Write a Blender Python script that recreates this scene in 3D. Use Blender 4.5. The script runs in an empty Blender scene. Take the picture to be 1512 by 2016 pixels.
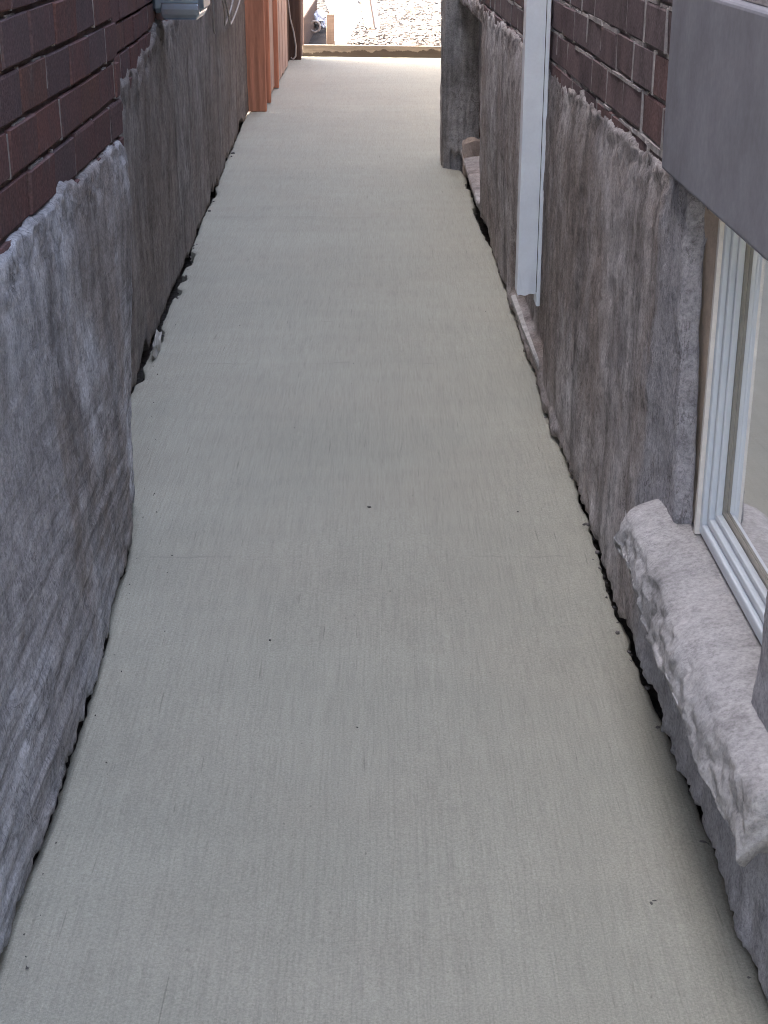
import bpy, math, random
import numpy as np
from mathutils import Vector, Matrix

random.seed(7)
RNG = np.random.RandomState(11)
scene = bpy.context.scene
col = scene.collection

# ------------------------------------------------------------------ camera
cam_d = bpy.data.cameras.new("camera")
cam = bpy.data.objects.new("camera", cam_d)
col.objects.link(cam)
cam_d.sensor_fit = 'VERTICAL'
cam_d.sensor_height = 36.0
cam_d.sensor_width = 27.0
cam_d.lens = 3026 / 2016 * 36.0
cam_d.clip_start = 0.02
cam_d.clip_end = 400
cam.location = (0, 0, 1.16)
cam.rotation_euler = (math.radians(90 - 21.97), 0, 0)
scene.camera = cam

# ------------------------------------------------------------------ sky, sun, exposure
SUN_EL = math.radians(47)
TRAVEL = Vector((0.985, -0.12, 0)).normalized()          # the way the light travels over the ground
world = bpy.data.worlds.new("World")
scene.world = world
world.use_nodes = True
wn = world.node_tree.nodes
wl = world.node_tree.links
sky = wn.new("ShaderNodeTexSky")
sky.sky_type = 'NISHITA'
sky.sun_disc = False
sky.sun_elevation = SUN_EL
sky.sun_rotation = math.atan2(-TRAVEL.x, -TRAVEL.y)
sky.air_density = 1.0
sky.dust_density = 10.0
sky.ozone_density = 0.0
wn["Background"].inputs["Strength"].default_value = 0.15
wl.new(sky.outputs[0], wn["Background"].inputs["Color"])

sun_d = bpy.data.lights.new("sun", 'SUN')
sun_d.energy = 2.2
sun_d.angle = math.radians(0.5)
sun_d.color = (1.0, 0.94, 0.86)
sun = bpy.data.objects.new("sun", sun_d)
col.objects.link(sun)
sdir = Vector((TRAVEL.x * math.cos(SUN_EL), TRAVEL.y * math.cos(SUN_EL), -math.sin(SUN_EL)))
sun.rotation_euler = sdir.to_track_quat('-Z', 'Y').to_euler()
sun.location = (-6, 6, 9)

vs = scene.view_settings
vs.view_transform = 'Standard'
vs.look = 'None'
vs.exposure = 3.35
vs.gamma = 1.0
vs.use_curve_mapping = False
try:
    scene.cycles.use_denoising = True
    scene.cycles.filter_width = 1.0
    scene.cycles.max_bounces = 10
    scene.cycles.diffuse_bounces = 6
except Exception:
    pass

# ------------------------------------------------------------------ noise helpers (numpy)
def _hash(ix, iy, seed):
    h = (ix.astype(np.int64) * 374761393 + iy.astype(np.int64) * 668265263 + seed * 974634777) & 0xffffffff
    h = ((h ^ (h >> 13)) * 1274126177) & 0xffffffff
    return ((h ^ (h >> 16)) & 0xffff) / 65535.0

def vnoise(x, y, seed=0):
    x = np.asarray(x, float); y = np.asarray(y, float)
    ix = np.floor(x); iy = np.floor(y)
    fx = x - ix; fy = y - iy
    fx = fx * fx * fx * (fx * (fx * 6 - 15) + 10); fy = fy * fy * fy * (fy * (fy * 6 - 15) + 10)
    a = _hash(ix, iy, seed); b = _hash(ix + 1, iy, seed)
    c = _hash(ix, iy + 1, seed); d = _hash(ix + 1, iy + 1, seed)
    return (a * (1 - fx) + b * fx) * (1 - fy) + (c * (1 - fx) + d * fx) * fy - 0.5

def fbm(x, y, seed=0, octv=4, gain=0.5):
    r = 0; a = 1.0; f = 1.0
    for k in range(octv):
        r = r + a * vnoise(np.asarray(x) * f + 17.3 * k, np.asarray(y) * f - 9.1 * k, seed + k)
        a *= gain; f *= 2.03
    return r

def sstep(e0, e1, x):
    t = np.clip((x - e0) / (e1 - e0), 0, 1)
    return t * t * (3 - 2 * t)

# ------------------------------------------------------------------ object helpers
def tag(o, label=None, cat=None, group=None, kind=None):
    if label: o["label"] = label
    if cat: o["category"] = cat
    if group: o["group"] = group
    if kind: o["kind"] = kind
    return o

def empty(name, loc):
    o = bpy.data.objects.new(name, None)
    o.empty_display_size = 0.1
    col.objects.link(o)
    o.location = loc
    return o

def link(name, me, mat, parent=None):
    o = bpy.data.objects.new(name, me)
    if mat is not None and len(me.materials) == 0:
        me.materials.append(mat)
    col.objects.link(o)
    if parent is not None:
        o.parent = parent
        p = parent; off = Vector((0, 0, 0))
        if p.type == 'EMPTY':
            off = p.location
        o.matrix_parent_inverse = Matrix.Translation(-off)
    return o

def mesh(name, verts, faces, smooth=False):
    me = bpy.data.meshes.new(name)
    me.from_pydata([tuple(map(float, v)) for v in verts], [], [tuple(map(int, f)) for f in faces])
    me.update()
    if smooth:
        me.polygons.foreach_set("use_smooth", [True] * len(me.polygons))
    return me

class MB:
    """collects boxes, tubes and plates into one mesh"""
    def __init__(self):
        self.v = []; self.f = []
    def add(self, v, f):
        n = len(self.v)
        self.v += [tuple(p) for p in v]
        self.f += [tuple(i + n for i in q) for q in f]
    def box(self, lo, hi, bev=0.0):
        v, f = bevbox(lo, hi, bev)
        self.add(v, f)
        return self
    def tube(self, pts, r, n=8, cap=True):
        pts = [Vector(p) for p in pts]
        rings = []
        prev = None
        for i, p in enumerate(pts):
            t = (pts[min(i + 1, len(pts) - 1)] - pts[max(i - 1, 0)]).normalized()
            if prev is None:
                ref = Vector((0, 0, 1)) if abs(t.z) < 0.9 else Vector((1, 0, 0))
                a = t.cross(ref).normalized()
            else:
                a = (prev - t * prev.dot(t)).normalized()
            prev = a
            b = t.cross(a)
            rr = r[i] if isinstance(r, (list, tuple)) else r
            rings.append([p + a * math.cos(2 * math.pi * k / n) * rr + b * math.sin(2 * math.pi * k / n) * rr for k in range(n)])
        v = [q for rg in rings for q in rg]
        f = []
        for i in range(len(rings) - 1):
            for k in range(n):
                f.append((i * n + k, i * n + (k + 1) % n, (i + 1) * n + (k + 1) % n, (i + 1) * n + k))
        if cap:
            f.append(tuple(range(n - 1, -1, -1)))
            f.append(tuple((len(rings) - 1) * n + k for k in range(n)))
        self.add(v, f)
        return self
    def plate(self, poly, ext):
        """a flat polygon (list of 3d points) given the thickness vector ext"""
        e = Vector(ext); n = len(poly)
        v = [Vector(p) for p in poly] + [Vector(p) + e for p in poly]
        f = [tuple(range(n)), tuple(range(2 * n - 1, n - 1, -1))]
        for k in range(n):
            f.append((k, n + k, n + (k + 1) % n, (k + 1) % n))
        self.add(v, f)
        return self
    def build(self, name, mat, parent=None, smooth=False):
        return link(name, mesh(name, self.v, self.f, smooth), mat, parent)

def bevbox(lo, hi, b=0.0):
    lo = np.array(lo, float); hi = np.array(hi, float)
    if b <= 0:
        v = [(x, y, z) for x in (lo[0], hi[0]) for y in (lo[1], hi[1]) for z in (lo[2], hi[2])]
        f = [(0, 1, 3, 2), (4, 6, 7, 5), (0, 4, 5, 1), (2, 3, 7, 6), (0, 2, 6, 4), (1, 5, 7, 3)]
        return v, f
    v = []; idx = {}
    for sx in (0, 1):
        for sy in (0, 1):
            for sz in (0, 1):
                c = np.array([(lo, hi)[sx][0], (lo, hi)[sy][1], (lo, hi)[sz][2]])
                s = np.array([1 - 2 * sx, 1 - 2 * sy, 1 - 2 * sz]) * b
                for ax in range(3):
                    p = c + s; p[ax] = c[ax]
                    idx[(sx, sy, sz, ax)] = len(v); v.append(tuple(p))
    f = []
    for ax in range(3):
        o = [a for a in range(3) if a != ax]
        for s in (0, 1):
            q = []
            for (a, c) in ((0, 0), (1, 0), (1, 1), (0, 1)):
                k = [0, 0, 0]; k[ax] = s; k[o[0]] = a; k[o[1]] = c
                q.append(idx[(k[0], k[1], k[2], ax)])
            f.append(tuple(q))
    for ax in range(3):                      # edge chamfers along axis ax
        o = [a for a in range(3) if a != ax]
        for a in (0, 1):
            for c in (0, 1):
                q = []
                for (s, w) in ((0, o[0]), (1, o[0]), (1, o[1]), (0, o[1])):
                    k = [0, 0, 0]; k[ax] = s; k[o[0]] = a; k[o[1]] = c
                    q.append(idx[(k[0], k[1], k[2], w)])
                f.append(tuple(q))
    for sx in (0, 1):
        for sy in (0, 1):
            for sz in (0, 1):
                f.append(tuple(idx[(sx, sy, sz, ax)] for ax in range(3)))
    # orient outward
    cen = (lo + hi) / 2
    out = []
    for q in f:
        P = [np.array(v[i]) for i in q]
        n = np.cross(P[1] - P[0], P[2] - P[0])
        if np.dot(n, sum(P) / len(P) - cen) < 0:
            q = tuple(reversed(q))
        out.append(q)
    return v, out

# ------------------------------------------------------------------ material helpers
class NT:
    def __init__(self, name):
        self.m = bpy.data.materials.new(name)
        self.m.use_nodes = True
        self.n = self.m.node_tree.nodes; self.l = self.m.node_tree.links
        self.b = self.n["Principled BSDF"]
        self.pos = self.n.new("ShaderNodeNewGeometry").outputs["Position"]
    def noise(self, scale, sx=1, sy=1, sz=1, detail=4, rough=0.55, vec=None, dist=0.0):
        mp = self.n.new("ShaderNodeMapping")
        mp.inputs["Scale"].default_value = (sx, sy, sz)
        self.l.new(vec or self.pos, mp.inputs["Vector"])
        t = self.n.new("ShaderNodeTexNoise")
        t.inputs["Scale"].default_value = scale
        t.inputs["Detail"].default_value = detail
        t.inputs["Roughness"].default_value = rough
        t.inputs["Distortion"].default_value = dist
        self.l.new(mp.outputs[0], t.inputs["Vector"])
        return t.outputs["Fac"]
    def ramp(self, fac, stops, interp='LINEAR'):
        r = self.n.new("ShaderNodeValToRGB")
        r.color_ramp.interpolation = interp
        el = r.color_ramp.elements
        while len(el) > 1: el.remove(el[-1])
        el[0].position = stops[0][0]; el[0].color = c4(stops[0][1])
        for p, c in stops[1:]:
            e = el.new(p); e.color = c4(c)
        self.l.new(fac, r.inputs[0])
        return r.outputs[0]
    def mix(self, fac, a, b, mode='MIX'):
        m = self.n.new("ShaderNodeMix"); m.data_type = 'RGBA'; m.blend_type = mode
        self.put(fac, m.inputs[0]); self.put(a, m.inputs[6]); self.put(b, m.inputs[7])
        return m.outputs[2]
    def math(self, op, a, b=0.5, clamp=False):
        m = self.n.new("ShaderNodeMath"); m.operation = op; m.use_clamp = clamp
        self.put(a, m.inputs[0]); self.put(b, m.inputs[1])
        return m.outputs[0]
    def put(self, v, sock):
        if isinstance(v, bpy.types.NodeSocket): self.l.new(v, sock)
        elif isinstance(v, tuple): sock.default_value = c4(v)
        else: sock.default_value = v
    def bump(self, h, strength=0.3, dist=0.01, normal=None):
        b = self.n.new("ShaderNodeBump")
        b.inputs["Strength"].default_value = strength
        b.inputs["Distance"].default_value = dist
        self.l.new(h, b.inputs["Height"])
        if normal is not None: self.l.new(normal, b.inputs["Normal"])
        return b.outputs[0]
    def done(self, colr, rough=0.9, normal=None, spec=0.3):
        self.put(colr, self.b.inputs["Base Color"])
        self.put(rough, self.b.inputs["Roughness"])
        self.b.inputs["Specular IOR Level"].default_value = spec
        if normal is not None: self.l.new(normal, self.b.inputs["Normal"])
        return self.m

def c4(c):
    return (c[0], c[1], c[2], 1.0) if isinstance(c, tuple) else (c, c, c, 1.0)

def concrete_floor():
    t = NT("broomed_concrete")
    streak = t.noise(1.0, 240, 8.0, 1, detail=4, rough=0.7)
    streak2 = t.noise(1.0, 46, 1.6, 1, detail=4, rough=0.6, dist=0.5)
    grain = t.noise(300, detail=4, rough=0.8)
    broad = t.noise(1.7, detail=5, rough=0.6)
    hue = t.noise(2.6, detail=3)
    lap = t.noise(1.0, 3.0, 11, 1, detail=4)
    pits = t.noise(90, 1.6, 0.8, 1, detail=2, rough=0.4)
    base = t.ramp(broad, [(0.3, (0.318, 0.316, 0.266)), (0.7, (0.366, 0.363, 0.305))])
    base = t.mix(t.ramp(hue, [(0.4, 0.0), (0.65, 0.5)]), base, (0.350, 0.336, 0.280))
    c = t.mix(0.34, base, t.ramp(streak, [(0.35, 0.66), (0.5, 0.99), (0.66, 1.16)]), 'MULTIPLY')
    scr = t.noise(1.0, 170, 7.5, 1, detail=2, rough=0.5, dist=0.3)
    c = t.mix(1.0, c, t.ramp(scr, [(0.235, 0.70), (0.30, 1.0), (0.72, 1.0), (0.80, 1.14)]), 'MULTIPLY')
    c = t.mix(0.16, c, t.ramp(streak2, [(0.3, 0.72), (0.52, 1.0), (0.72, 1.12)]), 'MULTIPLY')
    c = t.mix(0.22, c, t.ramp(lap, [(0.35, 0.86), (0.65, 1.08)]), 'MULTIPLY')
    c = t.mix(0.75, c, t.ramp(grain, [(0.3, 0.66), (0.7, 1.3)]), 'MULTIPLY')
    c = t.mix(0.8, c, t.ramp(pits, [(0.20, 0.62), (0.27, 1.0)]), 'MULTIPLY')
    sp = t.n.new("ShaderNodeSeparateXYZ"); t.l.new(t.pos, sp.inputs[0])
    wob = t.math('MULTIPLY', t.noise(3.5, 1, 0.2, 1, detail=4), 0.09)
    brk = t.noise(7, 1, 0.6, 1, detail=4)
    yy = t.math('ADD', sp.outputs["Y"], wob)
    for lap_y, lo in ((2.69, 0.47), (3.98, 0.45), (4.40, 0.56), (5.95, 0.46), (7.75, 0.47)):      # where the finishing strokes meet
        d = t.math('ABSOLUTE', t.math('SUBTRACT', yy, lap_y))
        f = t.math('MULTIPLY', t.ramp(d, [(0.0, 1.0), (0.0045, 0.0)]), t.ramp(brk, [(lo, 0.0), (lo + 0.12, 0.42)]))
        c = t.mix(f, c, (0.20, 0.195, 0.17))
    smear = t.noise(1.0, 26, 2.2, 1, detail=5, rough=0.7, dist=1.2)
    c = t.mix(t.ramp(smear, [(0.60, 0.0), (0.72, 0.22)]), c, (0.25, 0.245, 0.215))
    h = t.math('ADD', t.math('MULTIPLY', streak, 0.7), t.math('MULTIPLY', grain, 0.5))
    return t.done(c, 0.85, t.bump(h, 0.4, 0.004), 0.3)

def parge_mat(name, light, mid, dark, brown, brown_amt=0.6, hs=1.0, vs_=0.4, rel=1.0, repair=None):
    t = NT(name)
    broad = t.noise(4.5, 1, 1, 0.7, detail=8, rough=0.68, dist=0.2)
    patch = t.noise(1.5, 1, 1, 0.9, detail=8, rough=0.68)
    vert = t.noise(1.0, 17, 17, 2.6, detail=6, rough=0.62, dist=0.4)
    hori = t.noise(1.0, 4.5, 4.5, 55, detail=5, rough=0.66, dist=0.5)
    blot = t.noise(24, detail=7, rough=0.72)
    grit = t.noise(150, detail=5, rough=0.8)
    fine = t.noise(330, detail=3, rough=0.7)
    c = t.ramp(broad, [(0.33, dark), (0.48, mid), (0.63, light)])
    c = t.mix(t.math('MULTIPLY', t.ramp(patch, [(0.42, 0.0), (0.57, 1.0)]), brown_amt), c, brown)
    sz = t.n.new("ShaderNodeSeparateXYZ"); t.l.new(t.pos, sz.inputs[0])
    stain = t.noise(1.0, 7, 7, 0.9, detail=7, rough=0.68, dist=0.35)
    c = t.mix(0.9 * rel, c, t.ramp(stain, [(0.34, 0.55), (0.48, 1.05), (0.64, 1.2)]), 'MULTIPLY')
    if repair:                                   # a newer, bluer coat trowelled over part of the wall
        ry, rc, amt = repair
        edge = t.math('ADD', sz.outputs["Y"], t.math('MULTIPLY', t.noise(5, 1, 1, 0.6, detail=6, rough=0.65), 0.55))
        rm = t.math('MULTIPLY', t.ramp(t.math('SUBTRACT', t.math('ADD', edge, 1.0), ry + 0.275), [(0.93, 1.0), (1.0, 0.0)]), amt)
        c = t.mix(rm, c, rc)
    lowm = t.ramp(sz.outputs["Z"], [(0.25, 1.0), (0.55, 0.25)])      # trowelled sideways low down, upright above
    c = t.mix(t.math('MULTIPLY', t.math('SUBTRACT', 1.05, t.math('MULTIPLY', lowm, 0.9 * min(1.0, hs * 1.1))), vs_), c, t.ramp(vert, [(0.32, 0.50), (0.5, 1.0), (0.68, 1.25)]), 'MULTIPLY')
    hm = t.math('MULTIPLY', lowm, 0.9 * hs)
    c = t.mix(hm, c, t.ramp(hori, [(0.33, 0.50), (0.5, 1.0), (0.68, 1.28)]), 'MULTIPLY')
    crk = t.noise(1.0, 15, 15, 5.5, detail=7, rough=0.62, dist=0.8)
    crm = t.noise(3.5, detail=3)
    cf = t.math('MULTIPLY', t.ramp(t.math('ABSOLUTE', t.math('SUBTRACT', crk, 0.5)), [(0.0, 1.0), (0.012, 0.0)]), t.ramp(crm, [(0.45, 0.0), (0.6, 0.75)]))
    c = t.mix(t.math('MULTIPLY', cf, rel), c, (dark[0] * 0.42, dark[1] * 0.40, dark[2] * 0.40))
    c = t.mix(0.8 * rel, c, t.ramp(blot, [(0.30, 0.55), (0.48, 1.0), (0.70, 1.30)]), 'MULTIPLY')
    c = t.mix(0.75 * (0.4 + 0.6 * rel), c, t.ramp(grit, [(0.33, 0.48), (0.5, 1.0), (0.67, 1.42)]), 'MULTIPLY')
    h1 = t.math('MULTIPLY', hori, hm)
    n = t.bump(h1, 0.5, 0.012)
    n = t.bump(blot, 0.28 * rel, 0.008, n)
    n = t.bump(grit, 0.6 * rel, 0.005, n)
    n = t.bump(fine, 0.4, 0.002, n)
    return t.done(c, 0.95, n, 0.12)

def brick_mat(name, tones):
    t = NT(name)
    oi = t.n.new("ShaderNodeObjectInfo")
    n = len(tones)
    c = t.ramp(oi.outputs["Random"], [(i / n, tones[i]) for i in range(n)], 'CONSTANT')
    soot = t.noise(14, 1, 1, 0.7, detail=6, rough=0.65)
    grain = t.noise(190, detail=4)
    c = t.mix(t.ramp(soot, [(0.42, 0.0), (0.72, 0.65)]), c, (0.085, 0.075, 0.078))
    salt = t.noise(30, 1, 1, 0.35, detail=7, rough=0.7)
    c = t.mix(t.ramp(salt, [(0.60, 0.0), (0.78, 0.45)]), c, (0.30, 0.28, 0.28))
    c = t.mix(0.8, c, t.ramp(grain, [(0.28, 0.62), (0.72, 1.35)]), 'MULTIPLY')
    nn = t.bump(soot, 0.25, 0.006)
    nn = t.bump(grain, 0.4, 0.003, nn)
    return t.done(c, 0.97, nn, 0.06)

def simple(name, colr, rough=0.8, var=0.2, scale=20, bump=0.2, sx=1, sy=1, sz=1, spec=0.3, metal=0.0, dist=0.004):
    t = NT(name)
    a = t.noise(scale, sx, sy, sz, detail=5, rough=0.6)
    g = t.noise(scale * 9, sx, sy, sz, detail=3)
    c = t.mix(1.0, colr, t.ramp(a, [(0.3, 1 - var), (0.7, 1 + var)]), 'MULTIPLY')
    c = t.mix(0.5, c, t.ramp(g, [(0.3, 1 - var * 0.7), (0.7, 1 + var * 0.7)]), 'MULTIPLY')
    t.b.inputs["Metallic"].default_value = metal
    return t.done(c, rough, t.bump(t.math('ADD', a, g), bump, dist) if bump else None, spec)

M = {}
M['floor'] = concrete_floor()
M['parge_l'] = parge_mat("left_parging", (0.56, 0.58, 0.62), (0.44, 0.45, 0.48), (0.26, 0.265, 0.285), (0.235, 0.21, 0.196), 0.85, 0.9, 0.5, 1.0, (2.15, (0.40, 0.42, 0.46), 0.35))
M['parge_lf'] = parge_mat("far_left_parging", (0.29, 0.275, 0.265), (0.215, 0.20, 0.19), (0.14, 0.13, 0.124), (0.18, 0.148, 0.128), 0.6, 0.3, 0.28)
M['parge_r'] = parge_mat("right_parging", (0.56, 0.54, 0.555), (0.42, 0.40, 0.405), (0.26, 0.243, 0.25), (0.265, 0.225, 0.205), 0.8, 0.2, 0.22, 1.0, (2.30, (0.37, 0.375, 0.41), 0.8))
M['parge_p'] = parge_mat("pilaster_parging", (0.52, 0.50, 0.49), (0.43, 0.412, 0.40), (0.26, 0.246, 0.235), (0.24, 0.208, 0.188), 0.5, 0.1, 0.3)
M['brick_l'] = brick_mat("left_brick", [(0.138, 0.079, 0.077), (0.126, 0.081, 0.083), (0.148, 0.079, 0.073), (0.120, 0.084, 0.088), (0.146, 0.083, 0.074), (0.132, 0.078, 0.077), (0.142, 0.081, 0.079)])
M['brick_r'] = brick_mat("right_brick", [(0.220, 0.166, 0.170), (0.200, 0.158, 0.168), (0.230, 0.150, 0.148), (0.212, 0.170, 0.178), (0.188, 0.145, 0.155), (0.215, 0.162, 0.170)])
M['mortar'] = simple("old_mortar", (0.27, 0.25, 0.24), 0.95, 0.3, 40, 0.5)
M['mortar_dark'] = simple("shade_dark_mortar", (0.10, 0.08, 0.078), 0.95, 0.35, 40, 0.5)  # dark tone carries the shade in the raked bed joints
M['mortar_pale'] = simple("pale_mortar", (0.38, 0.355, 0.35), 0.95, 0.3, 50, 0.5)
M['lintel'] = simple("smooth_grey_lintel", (0.285, 0.29, 0.33), 0.9, 0.16, 9, 0.12)
M['sill'] = parge_mat("pale_rough_sill", (0.42, 0.415, 0.42), (0.385, 0.378, 0.38), (0.31, 0.305, 0.308), (0.36, 0.345, 0.335), 0.5, 0.0, 0.1, 0.6)
M['reveal'] = simple("beige_reveal", (0.50, 0.42, 0.35), 0.9, 0.18, 18, 0.4)
M['vinyl'] = simple("white_vinyl", (0.63, 0.69, 0.75), 0.42, 0.04, 12, 0.0, spec=0.5)
M['spacer'] = simple("grey_spacer", (0.27, 0.265, 0.24), 0.6, 0.1, 30, 0.0)
M['gasket'] = simple("black_gasket", (0.012, 0.012, 0.014), 0.6, 0.1, 30, 0.0)
M['caulk'] = simple("white_caulk", (0.72, 0.70, 0.66), 0.7, 0.08, 40, 0.2)
M['reflection_panel'] = simple("beige_reflection", (0.27, 0.26, 0.235), 0.9, 0.12, 5, 0.1)  # tone stands for the opposite wall reflected in the glass
M['alu'] = simple("white_painted_metal", (0.84, 0.89, 0.95), 0.42, 0.05, 16, 0.06, spec=0.5)
M['galv'] = simple("bluish_metal", (0.30, 0.37, 0.43), 0.32, 0.15, 10, 0.05, metal=0.75, spec=0.5)
M['rim'] = simple("shiny_rim", (0.55, 0.63, 0.70), 0.2, 0.06, 10, 0.0, metal=0.9, spec=0.5)
M['cable'] = simple("grey_cable", (0.34, 0.31, 0.29), 0.6, 0.2, 40, 0.1)
M['soil'] = simple("shaded_soil", (0.050, 0.040, 0.034), 1.0, 0.4, 30, 0.8, dist=0.02)  # soil tone darkened to hold the shade at the yard's left
M['rubble'] = simple("gritty_fill", (0.10, 0.09, 0.082), 1.0, 0.5, 45, 1.0, dist=0.02)
M['earth'] = simple("pale_earth", (0.15, 0.13, 0.115), 1.0, 0.25, 5, 0.6, dist=0.03)
M['grit'] = simple("dark_grit", (0.10, 0.095, 0.09), 0.95, 0.4, 60, 0.4)
M['crumb'] = simple("crumbled_mortar", (0.13, 0.12, 0.118), 0.95, 0.45, 45, 0.6)
M['stripwhite'] = simple("grubby_white_strip", (0.42, 0.41, 0.40), 0.8, 0.3, 35, 0.4)
M['palechip'] = simple("pale_plaster_chip", (0.52, 0.52, 0.50), 0.9, 0.2, 50, 0.4)
M['stain_wood'] = simple("red_brown_wood", (0.50, 0.215, 0.128), 0.85, 0.30, 3, 0.3, 14, 14, 0.7)
M['dark_wood'] = simple("dark_brown_wood", (0.085, 0.052, 0.040), 0.85, 0.3, 3, 0.3, 14, 14, 0.7)
M['plank_wood'] = simple("lit_plank_wood", (0.50, 0.36, 0.30), 0.75, 0.16, 3, 0.3, 14, 14, 0.7)  # paler tone carries the light on the alley-facing planks
M['pine'] = simple("fresh_pine", (0.27, 0.195, 0.145), 0.7, 0.16, 3, 0.2, 1.2, 14, 14)
M['white_sheet'] = simple("white_sheet", (0.80, 0.79, 0.77), 0.6, 0.03, 8, 0.05)
M['stone'] = simple("pinkish_stone", (0.40, 0.33, 0.285), 0.92, 0.22, 22, 0.7)
M['orange'] = simple("orange_scrap", (0.75, 0.20, 0.05), 0.6, 0.1, 20, 0.0)
M['bag'] = simple("crumpled_plastic", (0.55, 0.60, 0.70), 0.3, 0.2, 20, 0.2, spec=0.5)

def chips_mat():
    t = NT("wood_chips")
    isl = t.n.new("ShaderNodeNewGeometry").outputs["Random Per Island"]
    c = t.ramp(isl, [(0.0, (0.05, 0.046, 0.044)), (0.3, (0.15, 0.14, 0.132)), (0.7, (0.28, 0.265, 0.252)), (1.0, (0.44, 0.42, 0.41))])
    return t.done(c, 0.85, None, 0.2)
M['chips'] = chips_mat()

def form_board_mat():
    t = NT("splashed_form_board")
    g = t.noise(3, 1.2, 14, 14, detail=5)
    wood = t.ramp(g, [(0.3, (0.19, 0.155, 0.125)), (0.7, (0.27, 0.225, 0.185))])
    sx = t.n.new("ShaderNodeSeparateXYZ"); t.l.new(t.pos, sx.inputs[0])
    edge = t.math('ADD', sx.outputs["Z"], t.math('MULTIPLY', t.noise(13, detail=4), -0.085))
    edge = t.math('ADD', edge, t.math('MULTIPLY', sx.outputs["X"], -0.022))
    f = t.ramp(edge, [(-0.001 + 0.0, 1.0), (0.006, 0.0)])
    c = t.mix(t.math('MULTIPLY', f, 0.85), wood, (0.042, 0.032, 0.027))
    return t.done(c, 0.85, t.bump(g, 0.2, 0.004), 0.2)
M['form'] = form_board_mat()

def upper_brick(name, c1, c2):
    t = NT(name)
    mp = t.n.new("ShaderNodeMapping"); mp.inputs["Rotation"].default_value = (0, math.pi / 2, math.pi / 2)
    mp.inputs["Rotation"].default_value = (math.pi / 2, 0, math.pi / 2)
    cx = t.n.new("ShaderNodeSeparateXYZ"); t.l.new(t.pos, cx.inputs[0])
    cb = t.n.new("ShaderNodeCombineXYZ")
    t.l.new(cx.outputs["Y"], cb.inputs["X"]); t.l.new(cx.outputs["Z"], cb.inputs["Y"])
    b = t.n.new("ShaderNodeTexBrick")
    t.l.new(cb.outputs[0], b.inputs["Vector"])
    b.inputs["Color1"].default_value = c4(c1); b.inputs["Color2"].default_value = c4(c2)
    b.inputs["Mortar"].default_value = (0.2, 0.18, 0.17, 1)
    b.inputs["Scale"].default_value = 1.0
    b.inputs["Brick Width"].default_value = 0.185; b.inputs["Row Height"].default_value = 0.07
    b.inputs["Mortar Size"].default_value = 0.005
    return t.done(b.outputs["Color"], 0.9, t.bump(b.outputs["Fac"], -0.4, 0.006), 0.2)
M['upper_l'] = upper_brick("upper_left_brick", (0.105, 0.055, 0.05), (0.085, 0.058, 0.058))
M['upper_r'] = upper_brick("upper_right_brick", (0.15, 0.09, 0.088), (0.12, 0.083, 0.085))

M['buff'] = upper_brick("buff_brick", (0.15, 0.10, 0.085), (0.13, 0.09, 0.075))  # brick pattern of the unseen block that shapes the far light

def glass_mat():
    m = bpy.data.materials.new("window_glass"); m.use_nodes = True
    b = m.node_tree.nodes["Principled BSDF"]
    b.inputs["Base Color"].default_value = (0.93, 0.95, 0.95, 1)
    b.inputs["Roughness"].default_value = 0.03
    b.inputs["Transmission Weight"].default_value = 1.0
    b.inputs["IOR"].default_value = 1.5
    return m
M['glass'] = glass_mat()

# ------------------------------------------------------------------ plan of the passage (metres)
FLOOR_L = [(-0.6, -0.435), (1.2, -0.438), (1.49, -0.442), (1.68, -0.446), (1.83, -0.444), (2.11, -0.451), (2.28, -0.456), (2.48, -0.467),
           (2.70, -0.480), (2.90, -0.505), (3.02, -0.60), (3.56, -0.615), (4.05, -0.620), (4.74, -0.636), (5.34, -0.658),
           (5.88, -0.680), (6.19, -0.680), (6.91, -0.712), (7.65, -0.728), (8.85, -0.758), (12.12, -0.770)]
FLOOR_R = [(-0.6, 0.436), (1.2, 0.430), (1.385, 0.422), (1.51, 0.416), (1.64, 0.417), (1.86, 0.416), (2.03, 0.409), (2.18, 0.401), (2.34, 0.396),
           (2.57, 0.395), (2.84, 0.398), (3.10, 0.393), (3.37, 0.388), (3.73, 0.390), (4.05, 0.386), (4.49, 0.384),
           (4.88, 0.376), (5.34, 0.374), (5.69, 0.358), (6.19, 0.346), (6.65, 0.346), (6.98, 0.342), (7.06, 0.264), (7.34, 0.264),
           (7.40, 0.70), (11.6, 0.72), (12.12, 0.66)]
HOUSE_Y = -0.35                              # front corners of both houses, behind the camera's view
def lut(tab, a):
    return np.interp(a, [t[0] for t in tab], [t[1] for t in tab])

# ------------------------------------------------------------------ setting: ground, yard, walkway
def sheet(name, x0, x1, y0, y1, z, mat, n=2, amp=0.0, seed=0):
    xs = np.linspace(x0, x1, n); ys = np.linspace(y0, y1, n)
    X, Y = np.meshgrid(xs, ys)
    Z = z + amp * fbm(X * 1.3, Y * 1.3, seed)
    v = np.stack([X.ravel(), Y.ravel(), Z.ravel()], 1)
    f = [(j * n + i, j * n + i + 1, (j + 1) * n + i + 1, (j + 1) * n + i) for j in range(n - 1) for i in range(n - 1)]
    o = link(name, mesh(name, v, f, True), mat)
    return tag(o, kind='structure')

sheet("ground", -120, 120, -120, 160, -0.042, M['rubble'])
sheet("yard_ground", -0.42, 60, 12.16, 155, -0.012, M['earth'], 160, 0.02, 5)
sheet("side_yard", 0.72, 20, 7.42, 12.15, -0.02, M['earth'], 40, 0.02, 6)
sheet("soil_bed", -1.6, -0.43, 12.16, 15.5, -0.02, M['soil'], 40, 0.02, 8)
sheet("street_pavement", -20, 20, -30, -0.62, -0.02, M['floor'])

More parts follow.
